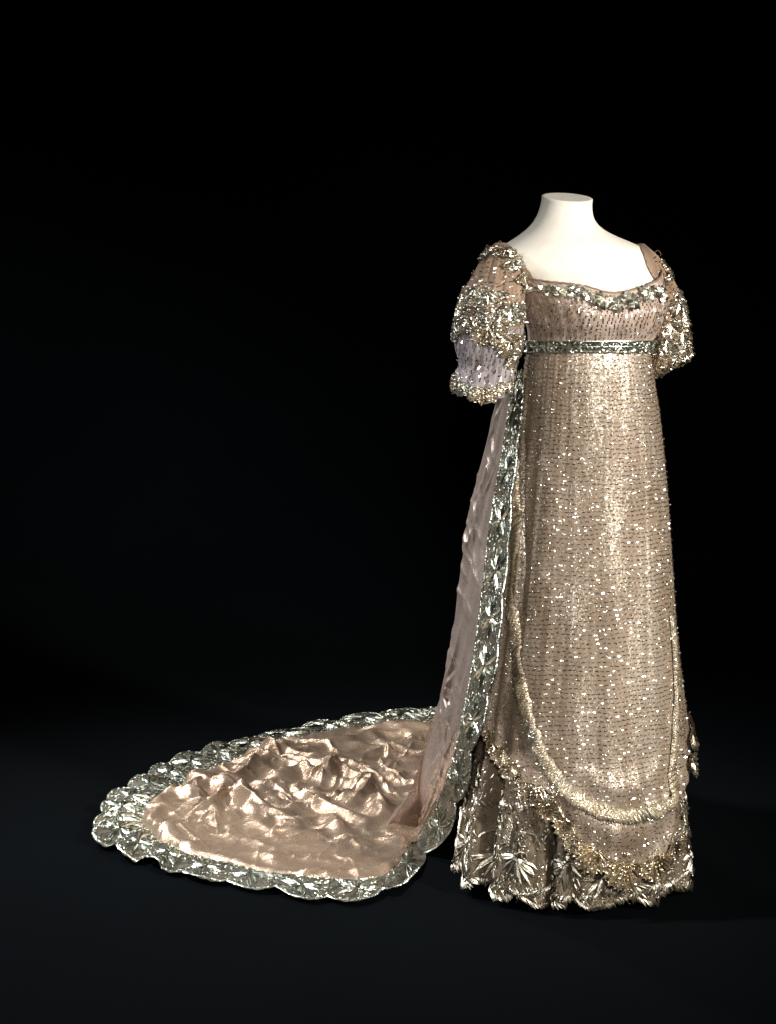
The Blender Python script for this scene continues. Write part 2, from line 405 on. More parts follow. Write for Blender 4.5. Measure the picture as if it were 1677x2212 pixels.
ztop = P(1270, 748, YD - .1)[2]
def hem_z(th): return .014 + .007 * math.sin(th * 9) + .004 * math.sin(th * 23)
mb = MB(); under.mesh(mb, lambda t: .05, .9, 520, 60); usk = mb.build("underskirt", M['under'], gown)
mb = MB(); pet = Loft(st, YD, None, -.075); pet.mesh(mb, .004, .5, 120, 8); mb.build("petticoat", M['lining'], gown)
mb = MB(); over.mesh(mb, zedge, ztop, 420, 150); osk = mb.build("overskirt", M['skirt'], gown)

# dashes on the net
def dash(mb, f, x, y, ang, L, wd, tilt, tilt2, h0=.0012):
    tilt = max(-.9, min(.9, tilt)); tilt2 = max(-.9, min(.9, tilt2))
    c, s_ = math.cos(ang), math.sin(ang); o = len(mb.v)
    for u, w in ((-1, 1.0), (0, .55), (1, 1.0)):
        for v in (-1, 1):
            dx, dy = u * L / 2, v * wd * w / 2
            mb.v.append(f(x + c * dx - s_ * dy, y + s_ * dx + c * dy, h0 + dx * math.tan(tilt) * (1 if u > 0 else .6) + dy * math.tan(tilt2) - (.0003 if u == 0 else 0)))
    mb.f.append((o, o + 2, o + 3, o + 1)); mb.f.append((o + 2, o + 4, o + 5, o + 3))
def fast_local(L_, th, z):
    p = L_.S(th, z); e = .004
    u = L_.S(th + e, z) - L_.S(th - e, z); v = L_.S(th, z + e) - L_.S(th, z - e)
    u = u / np.linalg.norm(u); v = v / np.linalg.norm(v); n_ = np.cross(u, v)
    return lambda x, y, h: p + u * x + v * y + n_ * h
mbi = MB(); mbb = MB(); mbo = MB(); row = 0; z = ztop - .012
while z > .06:
    cx, cy, a, b_ = over.par(z); dth = .0098 / ((a + b_) * .5)
    th = -1.75 + (row % 2) * dth / 2
    while th < 1.9:
        if z > zedge(th) + .006:
            zz_ = z + random.gauss(0, .0005) + .003 * math.sin(th * 2.2 + 1) + .0015 * math.sin(th * 9 + z * 8)
            f = fast_local(over, th + random.gauss(0, .0015), zz_)
            up = z > .55
            if in_panel(th, z):
                s_ = .50 if up else .34
                dash(mbi, f, 0, 0, random.gauss(0, .12), random.uniform(.0052, .0066), .0025, random.gauss(0, .34), random.gauss(.05, s_))
                for _q in range(random.choice((0, 1, 2, 2)) if up else random.choice((0, 0, 1, 1))):
                    bead(mbb, f, random.uniform(-.005, .005), random.choice((-1, 1)) * random.uniform(.0012, .0030), random.uniform(.0009, .0014))
            elif random.random() < .85:
                dash(mbo, f, random.gauss(0, .002), random.gauss(0, .002), random.uniform(-.9, .9), random.uniform(.004, .0065), .0024, random.gauss(0, .5), random.gauss(0, .5))
                if random.random() < .3: bead(mbo, f, random.gauss(0, .003), random.gauss(0, .003), .0013)
        th += dth
    z -= .0088; row += 1
mbi.build("strip_stitching", M['dash'], osk, smooth=False, kind="stuff"); mbb.build("bright_spangles", M['dash'], osk, smooth=False, kind="stuff")
mbo.build("spangles", M['dash'], osk, smooth=False, kind="stuff")
mbu = MB()
for _ in range(4200):
    th = random.uniform(-1.7, 1.9); z = random.uniform(.03, .42)
    if z > zedge(th) + .03: continue
    f = fast_local(under, th, z)
    if random.random() < .5: dash(mbu, f, 0, 0, random.uniform(-.5, .5), .005, .0018, random.gauss(0, .5), random.gauss(0, .5))
    else: bead(mbu, f, 0, 0, random.uniform(.001, .0017))
mbu.build("spangles", M['dash'], usk, smooth=False, kind="stuff")

# ruched ribbon trim
def ribbon(path, surf, width, name, parent):
    mb = MB(); n = len(path); P3 = [surf.S(t, z) for t, z in path]; nv = 9; pts = []; s = 0; nxt = 0; k = 1.0
    for i in range(n):
        tg = P3[min(i + 1, n - 1)] - P3[max(i - 1, 0)]; tg /= np.linalg.norm(tg)
        N_ = surf.N(*path[i]); side = np.cross(N_, tg); side /= np.linalg.norm(side)
        if i: s += np.linalg.norm(P3[i] - P3[i - 1])
        wv = width * (1 + .10 * math.sin(s * 95) + .08 * math.sin(s * 210)) * min(1, .65 + 3 * i / n) * max(.35, min(1, (n - i) / n * 3.2))
        for j in range(nv):
            v = j / (nv - 1) * 2 - 1
            ph = (s + v * width * .62 + .002 * math.sin(s * 37)) / (.0105) * 2 * math.pi; seg = .5 + .5 * math.sin(s * 44)
            hh = .003 + .0026 * (1 - v ** 4) * (.85 + .3 * math.sin(s * 60)) + (.0062 - .0024 * seg) * abs(math.sin(ph / 2)) ** .8 * (1 - v ** 6) + .0025 * mn.noise(Vector((s * 40, v * .8, 1)))
            pts.append(P3[i] + side * v * wv / 2 + N_ * hh)
    mb.grid(pts, nv, n)
    rib = mb.build(name, M['ribbon'], parent, smooth=True)
    st_ = [MB(), MB()]; nxt = 0; s = 0; fz = 0
    for i in range(1, n - 1):
        s += np.linalg.norm(P3[i] - P3[i - 1])
        if s < nxt: continue
        nxt = s + .0046 * random.uniform(.85, 1.2); fz = 1 - fz if random.random() < .12 else fz
        tg = P3[i + 1] - P3[i - 1]; tg /= np.linalg.norm(tg); N_ = surf.N(*path[i]); side = np.cross(N_, tg); side /= np.linalg.norm(side)
        wv = width * min(1, .65 + 3 * i / n) * max(.35, min(1, (n - i) / n * 3.2)) * random.uniform(.98, 1.18)
        g_ = lambda x, y, h, p=P3[i], tg=tg, side=side, N_=N_: p + tg * x + side * y + N_ * h
        leaf(st_[fz], g_, wv * .30, -wv * .5, math.radians(122) + random.gauss(0, .06), wv * 1.18, .0040, h=.0026, curve=random.uniform(-.3, .3), n=4, base=.0068 + random.uniform(0, .001))
    st_[0].build("ribbon_pleats", M['gilt'], rib, smooth=False, kind="stuff"); st_[1].build("ribbon_pleats", M['silver'], rib, smooth=False, kind="stuff")
    return rib
path = spline(Rp, 1500)
rb = ribbon(path, over, .029, "ruched_ribbon", osk)
mb = MB()
for i in range(0, len(path) - 1, 3):
    for _ in range(1):
        f = over.local(path[i][0], path[i][1], random.uniform(0, 6), .006)
        bead(mb, f, random.uniform(-.014, .014), random.uniform(-.014, .014), random.uniform(.0010, .0018), random.uniform(0, .006))
mb.build("ribbon_spangles", M['gilt'], osk, smooth=False, kind="stuff")

def add_shell(surf, px, py, rot, s, parent, lift=.006, label=None):
    th, z = surf.inv(px, py); f = surf.local(th, z, rot, lift, s)
    a, b_ = MB(), MB(); shell(a, b_, f, 1.0)
    o = a.build("shell_trim", M['net_gold'], parent, smooth=False)
    b_.build("shell_ribs", random.choice([M['gold'], M['gold'], M['gilt']]), o, smooth=False)
def add_shell_tz(surf, th, z, rot, s, parent, lift=.006):
    f = surf.local(th, z, rot, lift, s); a, b_ = MB(), MB(); shell(a, b_, f, 1.0)
    o = a.build("shell_trim", M['net'], parent, smooth=False); b_.build("shell_ribs", M['gold'], o, smooth=False)
for px, py, rot, s in [(1072, 1590, -.5, .8), (1095, 1618, -.5, .8), (1112, 1650, -.6, .7), (1165, 1690, -.2, 1.05), (1206, 1728, -.7, 1.05), (1237, 1772, -1.0, .95), (1252, 1808, -1.2, .8),
                       (1290, 1828, -.5, 1.15), (1347, 1856, -.1, 1.25), (1407, 1848, .25, 1.15), (1440, 1815, .9, .9)]:
    add_shell(over, px, py, rot, s * 1.08, osk)
for th, z in [(1.35, .27), (1.55, .31), (1.78, .335), (-1.35, .36), (-1.6, .38)]: add_shell_tz(over, th, z, .2, 1.0, osk)

# hem of the underskirt: scalloped embroidered net flounce with palmettes and satin fringe
flo = Loft(st, YD, lambda th, z: under_f(th, z) + .003 * math.sin(th * 31 + z * 30) * max(0, (.12 - z) / .12), -.007)
def lobe(th): return abs(math.sin(th * 6.5 + .5)) ** .6
mb = MB(); flo.mesh(mb, lambda th: .040 - .028 * lobe(th), .155, 700, 10); fln = mb.build("hem_flounce", M['hem_net'], usk)
for px, py, s, fl_ in [(1000, 1822, 1.35, 1), (1045, 1848, 1.35, -1), (1122, 1850, 1.55, 1), (1222, 1858, 1.5, -1), (1300, 1893, 1.3, 1), (1362, 1905, 1.2, -1), (1425, 1893, 1.3, 1), (1478, 1830, 1.4, -1)]:
    th, z = flo.inv(px, py); mb = MB(); palmette(mb, flo.local(th, z, random.uniform(-.1, .1), .003, s), 1.0, fl_, 11)
    mb.build("hem_palmette", M['hem_silver'], usk, smooth=False)
for th in (1.55, 1.95, 2.4, -1.7, -2.1):
    mb = MB(); palmette(mb, flo.local(th, .10, 0, .003, 1.4), 1.0); mb.build("hem_palmette", M['hem_silver'], usk, smooth=False)
mb = MB()
for _ in range(3600):
    th = random.uniform(-1.9, 2.1); z = .03 + .24 * random.random() ** 1.5
    if z > zedge(th) + .02: continue
    f = fast_local(flo, th, z)
    if random.random() < .55: arc_stroke(mb, f, 0, 0, random.uniform(-2.6, -.5), random.uniform(.007, .016), random.uniform(.002, .0038), random.uniform(-1.8, 1.8), n=3, h=.0018)
    else: bead(mb, f, 0, 0, random.uniform(.0012, .0022))
mb.build("scroll_embroidery", M['hem_silver'], usk, smooth=False, kind="stuff")
def fringe(surf, t0, t1, zf, L, name, parent, stepm=.0052, ang0=-1.05, w=.0052):
    """scalloped runs of slanting satin leaves"""
    th = t0; mb = MB()
    while th < t1:
        f = surf.local(th, zf(th) + random.gauss(0, .0012), 0, .003)
        leaf(mb, f, 0, 0, ang0 + random.gauss(0, .14), L * random.uniform(.75, 1.15), w, h=.0024, n=3, base=.0005 + .003 * random.random())
        ds = np.linalg.norm(surf.S(th + .01, zf(th)) - surf.S(th, zf(th))) / .01
        th += stepm / ds * random.uniform(.8, 1.2)
    mb.build(name, M['hem_silver'], parent, smooth=False, kind="stuff")
fringe(flo, -2.1, 2.3, lambda t: .050 - .026 * lobe(t), .015, "hem_fringe", usk, .0036, -.95)
fringe(flo, -2.1, 2.3, lambda t: .062 - .020 * abs(math.sin(t * 6.5 + 1.9)) ** .6, .012, "hem_fringe", usk, .0050, -2.1)
th1, z1 = under.inv(1040, 1722); th2, z2 = under.inv(1160, 1733)
fringe(under, th1 - .3, th2, lambda t: z1 + (z2 - z1) * (t - th1) / (th2 - th1), .015, "border_heading", usk, .0085, -1.0)

# ------------------------------------------------------------------ bodice
bod_t = [(528, 1082, 1388, .100), (545, 1068, 1408, .106), (570, 1062, 1424, .112), (600, 1080, 1428, .118), (615, 1100, 1431, .122), (640, 1122, 1434, .132), (665, 1132, 1434, .138),
         (690, 1138, 1429, .132), (712, 1145, 1419, .118), (736, 1147, 1404, .106), (760, 1144, 1400, .104)]
def bod_f(th, z):
    u = max(0, 1 - abs(z - 1.195) / .075); f_ = bust_f(th, z)
    t = max(0, min(1, (1.26 - z) / .13))
    f_ += .0014 * (.2 + t) * math.sin(th * 30 + 5 * math.sin(z * 9)) * (.4 + .6 * mn.noise(Vector((th * 3, z * 5, 4)))) + .0018 * mn.noise(Vector((th * 14, z * 9, 2)))
    f_ -= .010 * t * math.exp(-((th - .30) / .18) ** 2)
    return f_
bod = Loft(bod_t, YD, bod_f, .004)
neck_px = [(1130, 597), (1158, 603), (1182, 607), (1236, 612), (1270, 618), (1304, 629), (1325, 632), (1341, 631), (1368, 624), (1398, 612), (1412, 607)]
Nn = sorted(bod.inv(*q) for q in neck_px)
nth_ = np.array([-3.2, -1.9, -1.25] + [q[0] for q in Nn] + [1.35, 1.9, 3.2]); nz_ = np.array([1.26, 1.28, 1.26] + [q[1] for q in Nn] + [1.25, 1.28, 1.26])
zn = lambda th: float(np.interp(th, nth_, nz_))
zbelt = P(1270, 740, YD - .1)[2]
mb = MB(); bod.mesh(mb, zbelt - .01, zn, 400, 60); bd = mb.build("bodice", M['bodice'], gown)
mb = MB(); z = zbelt + .012; row = 0
while z < 1.27:
    cx, cy, a, b_ = bod.par(z); dth = .0088 / ((a + b_) * .5); th = -1.4 + (row % 2) * dth / 2
    while th < 1.5:
        if z < zn(th) - .012:
            f = fast_local(bod, th + random.gauss(0, .004), z + random.gauss(0, .0008))
            if random.random() < .92: dash(mb, f, 0, 0, 1.57 + .25 * (th - .3) + random.gauss(0, .12), .0060, .0027, random.gauss(0, .28), random.gauss(0, .4), .0014)
            if random.random() < .12: bead(mb, f, .004, .002, .0014)
        th += dth
    z += .0066; row += 1
mb.build("strip_stitching", M['dash'], bd, smooth=False, kind="stuff")
# drawn edge cord of the neckline
mb = MB(); pts = []
for i in range(220):
    th = lerp(-1.3, 1.4, i / 219); z = zn(th)
    for j in range(6):
        a = 6.283 * j / 6; pts.append(bod.S(th, z + .002 * math.sin(a) + .0004 * math.sin(i * .9), .001 + .002 * math.cos(a)))
mb.grid([p for p in pts], 6, 220, True); mb.build("neck_cord", M['sleeve'], bd)
for px, py, s in [(1148, 620, .9), (1178, 624, 1.1), (1210, 628, 1.15), (1240, 632, 1.15), (1268, 637, 1.2), (1298, 650, 1.25), (1330, 659, 1.3), (1361, 651, 1.25), (1390, 636, 1.2), (1416, 636, 1.15)]:
    th, z = bod.inv(px, py); f = bod.local(th, z, random.uniform(0, 6), .004, s); mb = MB()
    nl = random.choice((7, 8))
    for k in range(nl):
        a = 6.283 * k / nl + random.uniform(-.25, .25); L = random.uniform(.013, .020)
        leaf(mb, f, 0, 0, a, L, .0095, h=random.uniform(.003, .007), base=random.uniform(0, .006), curve=random.uniform(-.4, .4), notch=True)
    for k in range(6): bead(mb, f, random.uniform(-.012, .012), random.uniform(-.012, .012), .0016, .004)
    mb.build("leaf_rosette", M['silver'], bd, smooth=False)

# belt
belt_c = Loft(bod_t[:-1] + [(760, 1143, 1400, .102), (790, 1140, 1404, .104)], YD, None, .007)
def bz(t): # keeps level across the front
    p = belt_c.S(t, zbelt); d0 = p[1] + CAM_D; return CAM_H - (736 - HOR) * d0 / F
def bz2(t):
    p = belt_c.S(t, zbelt); d0 = p[1] + CAM_D; return CAM_H - (762 - HOR) * d0 / F
mb = MB(); belt_c.mesh(mb, bz2, bz, 200, 8); bl = mb.build("waistband", M['net'], gown)
mb = MB()
for row_ in (0, 1):
    th = -1.5
    while th < 1.55:
        z = lerp(bz2(th), bz(th), .27 + .46 * row_)
        f = fast_local(belt_c, th, z)
        for k in range(2):
            leaf(mb, f, random.uniform(-.002, .002), random.uniform(-.004, .003), random.choice((.9, 2.2, -.9, -2.2)) + random.gauss(0, .3), random.uniform(.007, .010), .0062, h=.0018, n=3, base=.001 + random.random() * .002)
        bead(mb, f, random.gauss(0, .003), random.gauss(0, .003), .0015, .002)
        th += .0058 / .115
mb.build("waistband_leaves", M['silver_green'], bl, smooth=False, kind="stuff")
mb = MB()
for q, hh in ((.5, .0025), (.03, .002), (.97, .002)):
    pts = []
    for i in range(260):
        th = lerp(-1.6, 1.6, i / 259); z = lerp(bz2(th), bz(th), q)
        for j in range(5): a = 6.283 * j / 5; pts.append(belt_c.S(th, z + .0012 * math.sin(a), hh + .0012 * math.cos(a)))
    mb.grid(pts, 5, 260, True)
mb.build("waistband_cord", M['silver_green'], bl, smooth=False)

random.seed(5)
# ------------------------------------------------------------------ sleeves
def sleeve(tab, Yc, seed, shells, cut_px, split, dr, flare):
    def sf(th, z):
        return .0030 * math.sin(th * 11 + seed + 4 * math.sin(z * 14)) * 1 + .0035 * mn.noise(Vector((th * 2.2, z * 14, seed))) + .0012 * math.sin(th * 29 + z * 40)
    L_ = Loft(tab, Yc, sf, 0)
    zc = P(1050, split, Yc)[2]; zt_ = L_.zmax; zb_ = L_.zmin
    root = MB(); L_.mesh(root, zc, zt_ - .001, 110, 60)
    c = L_.S(0, zt_ - .001) * .5 + L_.S(math.pi, zt_ - .001) * .5; o = len(root.v); root.v.append(c)
    for i in range(110): root.f.append((o - 110 + i, o - 110 + (i + 1) % 110, o))
    sl = root.build("sleeve", M['sleeve'], gown)
    mb = MB(); L_.mesh(mb, lambda t: zb_ + .006 * math.sin(t * 7), zc + .002, 110, 40); pf = mb.build("sleeve_puff", M['puff'], sl)
    mb = MB(); z = zb_ + .03; row = 0
    while z < zt_ - .01:
        cx, cy, a, b_ = L_.par(z); dth = .0098 / max(.02, (a + b_) * .5); th = -1.6 + (row % 2) * dth / 2
        while th < 1.6:
            f = fast_local(L_, th + random.gauss(0, .01), z + random.gauss(0, .0012))
            if random.random() < .85:
                dash(mb, f, 0, 0, (1.45 if z < zc else .35) + random.gauss(0, .2), .0078, .0030, random.gauss(0, .45), random.gauss(0, .45), .0015)
            th += dth
        z -= -.0085; row += 1
    mb.build("strip_stitching", M['dash'], sl, smooth=False, kind="stuff")
    for px, py, rot, s in shells:
        th, z = L_.inv(px, py); z = max(L_.zmin + .001, z)
        f = L_.local(th, z, rot, .002, s); a, b_ = MB(), MB(); shell(a, b_, f, 1.0)
        o = a.build("shell_trim", M['net_gold'] if random.random() < .6 else M['net'], sl, smooth=False)
        b_.build("shell_ribs", random.choice([M['gilt'], M['gilt'], M['silver']]), o, smooth=False)
    return L_, sl
lt = [(524, 1076, 1090, .020, .10), (534, 1064, 1104, .035, .08), (546, 1053, 1114, .048, .06), (567, 1038, 1124, .058, .04), (597, 1022, 1130, .066, .03), (624, 1007, 1131, .070, .02),
      (650, 998, 1131, .072, .02), (682, 991, 1131, .073, .02), (715, 987, 1129, .072, .02), (740, 986, 1127, .070, .02), (765, 989, 1118, .065, .02), (784, 993, 1110, .058, .02),
      (792, 992, 1109, .057, .02), (806, 984, 1108, .062, .02), (828, 978, 1106, .066, .02), (846, 984, 1100, .066, .02)]
lsh = [(985, 690, -.75, 1.15), (990, 660, -.8, .9), (1054, 545, -.2, .95), (1072, 538, 0, 1.0), (1091, 545, .15, 1.05), (1108, 562, .4, 1.0), (1122, 585, .5, .85), (1136, 605, .3, .7), (1040, 552, -.4, .6),
       (1010, 628, -.35, 1.05), (1032, 622, -.1, 1.1), (1058, 628, .15, 1.05), (1100, 655, .1, 1.2), (1080, 664, -.35, 1.1), (1122, 668, .5, .8), (1000, 652, -.5, 1.0),
       (994, 688, -.35, 1.0), (1018, 676, 0, 1.1), (1052, 690, .2, 1.25), (1072, 706, .3, 1.05), (1100, 720, .05, 1.15), (1036, 676, .3, .9), (1119, 730, .3, .9), (1112, 762, .1, .8), (1122, 780, .2, .6),
       (986, 814, -.5, 0.70), (1000, 823, -.2, 0.74), (1020, 832, -.05, 0.78), (1042, 836, 0, 0.86), (1064, 834, .1, 0.78), (1084, 826, .2, 0.70), (1100, 820, .2, 0.74), (984, 828, -.4, 0.57)]
Ls, sl1 = sleeve(lt, .02, 1.0, lsh, None, 706, 1, 1)
rt = [(526, 1378, 1390, .020, .16), (536, 1378, 1402, .040, .14), (548, 1380, 1414, .056, .15), (562, 1384, 1427, .066, .16), (587, 1390, 1441, .070, .18), (624, 1400, 1463, .070, .21),
      (658, 1402, 1475, .070, .21), (700, 1402, 1481, .070, .21), (730, 1402, 1481, .070, .21), (752, 1402, 1486, .070, .21), (769, 1402, 1489, .070, .21), (777, 1402, 1472, .066, .21), (797, 1402, 1444, .055, .21), (806, 1404, 1430, .045, .21)]
rsh = [(1428, 566, .3, .7), (1436, 585, .4, .8), (1424, 592, 0, .7), (1458, 640, .4, 1.1), (1470, 660, .4, 1.1), (1446, 690, .1, 1.2), (1470, 700, .4, 1.2), (1432, 702, -.1, 1.0), (1474, 735, .5, 1.1), (1452, 730, .2, 1.1),
       (1430, 738, -.1, 1.1), (1416, 725, -.2, 1.0), (1440, 762, .1, 1.1), (1422, 768, 0, 1.0), (1412, 745, -.1, 1.0), (1456, 760, .4, .9), (1430, 786, .1, .9), (1416, 788, 0, .8), (1478, 750, .5, .95), (1462, 764, .3, .8), (1468, 680, .3, 1.0)]
Rs_, sl2 = sleeve(rt, .21, 5.0, rsh, None, 720, 1, 1)
# frayed threads
def thread(px_pts, Y, w=.0004, m='sleeve'):
    A = spline([P(x, y, Y) for x, y in px_pts], 24); mb = MB(); pts = []
    for p in A:
        for j in range(4): a = 1.5708 * j; pts.append(p + np.array((w * math.cos(a), w * math.sin(a), w * math.sin(a))))
    mb.grid(pts, 4, 24, True); mb.build("loose_thread", M[m], gown)
thread([(1078, 530), (1077, 524), (1081, 520), (1084, 526)], .06); thread([(1081, 528), (1088, 524), (1090, 530)], .06)
thread([(1414, 545), (1422, 541), (1428, 548), (1427, 553)], .2); thread([(1437, 578), (1445, 580), (1446, 588)], .2)
thread([(1038, 856), (1040, 866), (1048, 871), (1060, 868), (1066, 869)], .0, .0014, 'puff')
thread([(1258, 1935), (1266, 1948), (1272, 1957)], -.10, .0016, 'silver')

# shoulder straps of the bodice, lying on the form
def strap(A, B, name):
    mb = MB(); n = 24; a = spline(A, n); b_ = spline(B, n); pts = []
    for i in range(n):
        for j in range(9):
            px, py = lerp(a[i], b_[i], j / 8); th, z = bust.inv(px, py)
            pts.append(bust.S(th, z, .004 + .003 * math.sin(j / 8 * math.pi) + .0012 * math.sin(i * 1.7 + j * 2.1)))
    mb.grid(pts, 9, n); return mb.build(name, M['sleeve'], bd)
strap([(1092, 529), (1112, 546), (1133, 569), (1148, 588), (1159, 606)], [(1084, 532), (1088, 560), (1100, 590), (1112, 610), (1124, 630)], "shoulder_strap")
strap([(1379, 531), (1389, 555), (1396, 578), (1403, 594), (1412, 609)], [(1386, 532), (1403, 547), (1413, 570), (1418, 592), (1422, 610)], "shoulder_strap")

# ------------------------------------------------------------------ train
train = thing("court_train", (-.2, .7, 0), "long pink silver tissue train with silver scalloped border spread crumpled on the floor at left", "train")
# stations of the border: (inner px, inner Y|None=floor, outer px, outer Y|None)
ST = [((1110, 800), .10, (1126, 800), .07), ((1088, 960), .11, (1117, 960), .03), ((1068, 1068), .12, (1105, 1070), .01), ((1052, 1180), .12, (1098, 1180), .00),
      ((1040, 1285), .10, (1087, 1285), -.035), ((1028, 1380), .10, (1077, 1388), -.045), ((1010, 1490), .11, (1054, 1499), -.03), ((985, 1612), .15, (1016, 1622), .05),
      ((950, 1722), .24, (982, 1734), .17), ((900, 1815), None, (919, 1840), None), ((838, 1888), None, (829, 1924), None), ((715, 1898), None, (709, 1940), None),
      ((585, 1884), None, (597, 1922), None), ((490, 1863), None, (491, 1905), None), ((410, 1842), None, (396, 1886), None), ((350, 1818), None, (318, 1858), None),
      ((322, 1793), None, (258, 1830), None), ((312, 1778), None, (228, 1795), None), ((311, 1764), None, (250, 1768), None), ((322, 1745), None, (254, 1742), None),
      ((346, 1723), None, (285, 1716), None), ((390, 1703), None, (326, 1688), None), ((425, 1678), None, (366, 1663), None), ((475, 1659), None, (425, 1640), None),
      ((540, 1640), None, (490, 1620), None), ((610, 1610), None, (562, 1600), None), ((690, 1590), None, (652, 1580), None), ((770, 1577), None, (735, 1563), None),
      ((850, 1566), None, (820, 1548), None), ((925, 1562), None, (905, 1540), None), ((990, 1560), None, (980, 1536), None)]
def spt(p, Y): return G(*p) if Y is None else P(p[0], p[1], Y)
IN = np.array([spt(a, b_) for a, b_, c, d in ST]); OU = np.array([spt(c, d) for a, b_, c, d in ST])
NS = len(ST) - 1
def cr(A, t):
    m_ = len(A) - 1; i = min(int(t), m_ - 1); f = t - i
    p0, p1, p2, p3 = A[max(i - 1, 0)], A[i], A[i + 1], A[min(i + 2, m_)]
    return .5 * ((2 * p1) + (-p0 + p2) * f + (2 * p0 - 5 * p1 + 4 * p2 - p3) * f * f + (-p0 + 3 * p1 - 3 * p2 + p3) * f ** 3)
def lobe_amt(k): return .15 if k < 5 else .24 if k < 9 else (.42 if 15 <= k <= 19 else .30)
def border_pt(u, v):
    """u along (station units), v across: 0 inner seam, 1 scalloped edge"""
    u = min(max(u, 0), NS - 1e-6); k = int(u); f = u - k
    a, b_ = cr(IN, u), cr(OU, u)
    L_ = np.linalg.norm(OU[k + 1] - OU[k])
    bul = lobe_amt(k) * L_ * (max(0, math.sin(math.pi * f)) ** .62)
    d = b_ - a; dl = np.linalg.norm(d); d = d / max(dl, 1e-6)
    p = a + d * (dl * v + bul * max(0, v) ** 1.5)
    lap = max(0, -v)
    if u > 9:
        w = min(1, (u - 9) * 1.5)
        p[2] = (1 - w) * max(p[2], .004) + w * (.006 + .010 * max(0, mn.noise(Vector((p[0] * 14, p[1] * 14, 3)))) + .006 * (1 - abs(2 * v - 1)) + (.016 * v * abs(math.sin(u * 3.1)) if 14.5 < u < 24 else .004 * v))
    return p
def border_n(u, v):
    e = .02
    a = border_pt(u + e, v) - border_pt(u - e, v); b_ = border_pt(u, v + e) - border_pt(u, v - e)
    n_ = np.cross(b_, a); n_ /= np.linalg.norm(n_) + 1e-9
    if u > 9.3 and n_[2] < 0: n_ = -n_
    if u <= 9.3 and n_[1] > 0: n_ = -n_
    return n_
for k in range(NS):
    mb = MB(); nu, nv = 21, 11; pts = []
    for j in range(nv):
        for i in range(nu):
            u = k + i / (nu - 1) * .9999; v = -.17 + 1.17 * j / (nv - 1)
            p = border_pt(u, v); n_ = border_n(u, v)
            pts.append(p + n_ * (.002 * math.sin(i * 1.3 + j * 2.1 + k) * random.random() + .0008 * random.random()))
    mb.grid(pts, nu, nv)
    sco = mb.build("border_scallop", M['net'], train)
    hang = k < 9; mid = k + .5
    # embroidery in local metric space of the scallop
    Lm = np.linalg.norm(border_pt(k + .95, .5) - border_pt(k + .05, .5)); Wm = np.linalg.norm(border_pt(mid, 1) - border_pt(mid, 0))
    def f(x, y, h, k=k, Lm=Lm, Wm=Wm):
        u = min(max(k + .5 + x / Lm, k + .01), k + .99); v = min(max(.55 + y / Wm, .03), .98)
        if k > 0 or True: return border_pt(u, v) + border_n(u, v) * (h + .0012)
    n_l = 10
    for i in range(n_l):
        a = math.radians(5 + 350 * i / n_l) + random.uniform(-.12, .12)
        Lx = Lm * .42; Ly = Wm * .44
        L_ = (Lx * Ly) / math.hypot(Ly * math.cos(a), Lx * math.sin(a)) * random.uniform(.6, 1.0)
        mb = MB(); leaf(mb, f, .005 * math.cos(a), .005 * math.sin(a), a, L_, random.uniform(.0048, .0074), h=.0036, curve=random.uniform(-.6, .6), notch=True)
        mb.build("leaf", M['silver_green'], sco, smooth=False)
    mb = MB()
    for sg in (-1, 1):
        arc_stroke(mb, f, sg * Lm * .05, -Wm * .1, -1.57 + sg * .5, Wm * .45, .0034, -sg * 1.6, h=.002)
    for q in range(130):
        x_, y_ = random.uniform(-.47, .47) * Lm, random.uniform(-.48, .42) * Wm
        a = math.atan2(y_, x_) + random.uniform(-.5, .5)
        arc_stroke(mb, f, x_, y_, a, random.uniform(.005, .011), random.uniform(.0013, .0024), random.uniform(-1.6, 1.6), n=3, h=.0014)
    for q in range(70):
        bead(mb, f, random.uniform(-.47, .47) * Lm, random.uniform(-.5, .44) * Wm, random.uniform(.0010, .0021), .001)
    mb.build("scroll_embroidery", M['silver_green'], sco, smooth=False, kind="stuff")
    # satin edge
    mb = MB(); n_e = int(34 if k > 8 else 26)
    for i in range(n_e):
        u = k + (i + .5) / n_e; 
        p = border_pt(u, .955); n2 = border_n(u, .955); tg = border_pt(min(u + .01, k + .999), .955) - border_pt(u - .01, .955); tg /= np.linalg.norm(tg) + 1e-9
        si = np.cross(n2, tg)
        g_ = lambda x, y, h: p + tg * x + si * y + n2 * h
        leaf(mb, g_, -.003, 0, random.choice((.55, .75)), random.uniform(.007, .009), .0042, h=.0018, n=3, base=.001)
    n_i = 16
    for i in range(n_i):
        u = k + (i + .5) / n_i; p = border_pt(u, .03); n2 = border_n(u, .03); tg = border_pt(u + .01, .03) - border_pt(u - .01, .03); tg /= np.linalg.norm(tg) + 1e-9
        si = np.cross(n2, tg); g_ = lambda x, y, h: p + tg * x + si * y + n2 * h
        leaf(mb, g_, -.002, 0, random.choice((.5, -.6, 1)), .0065, .0035, h=.0016, n=2, base=.001)
    mb.build("edge_stitching", M['silver_green'], sco, smooth=False, kind="stuff")

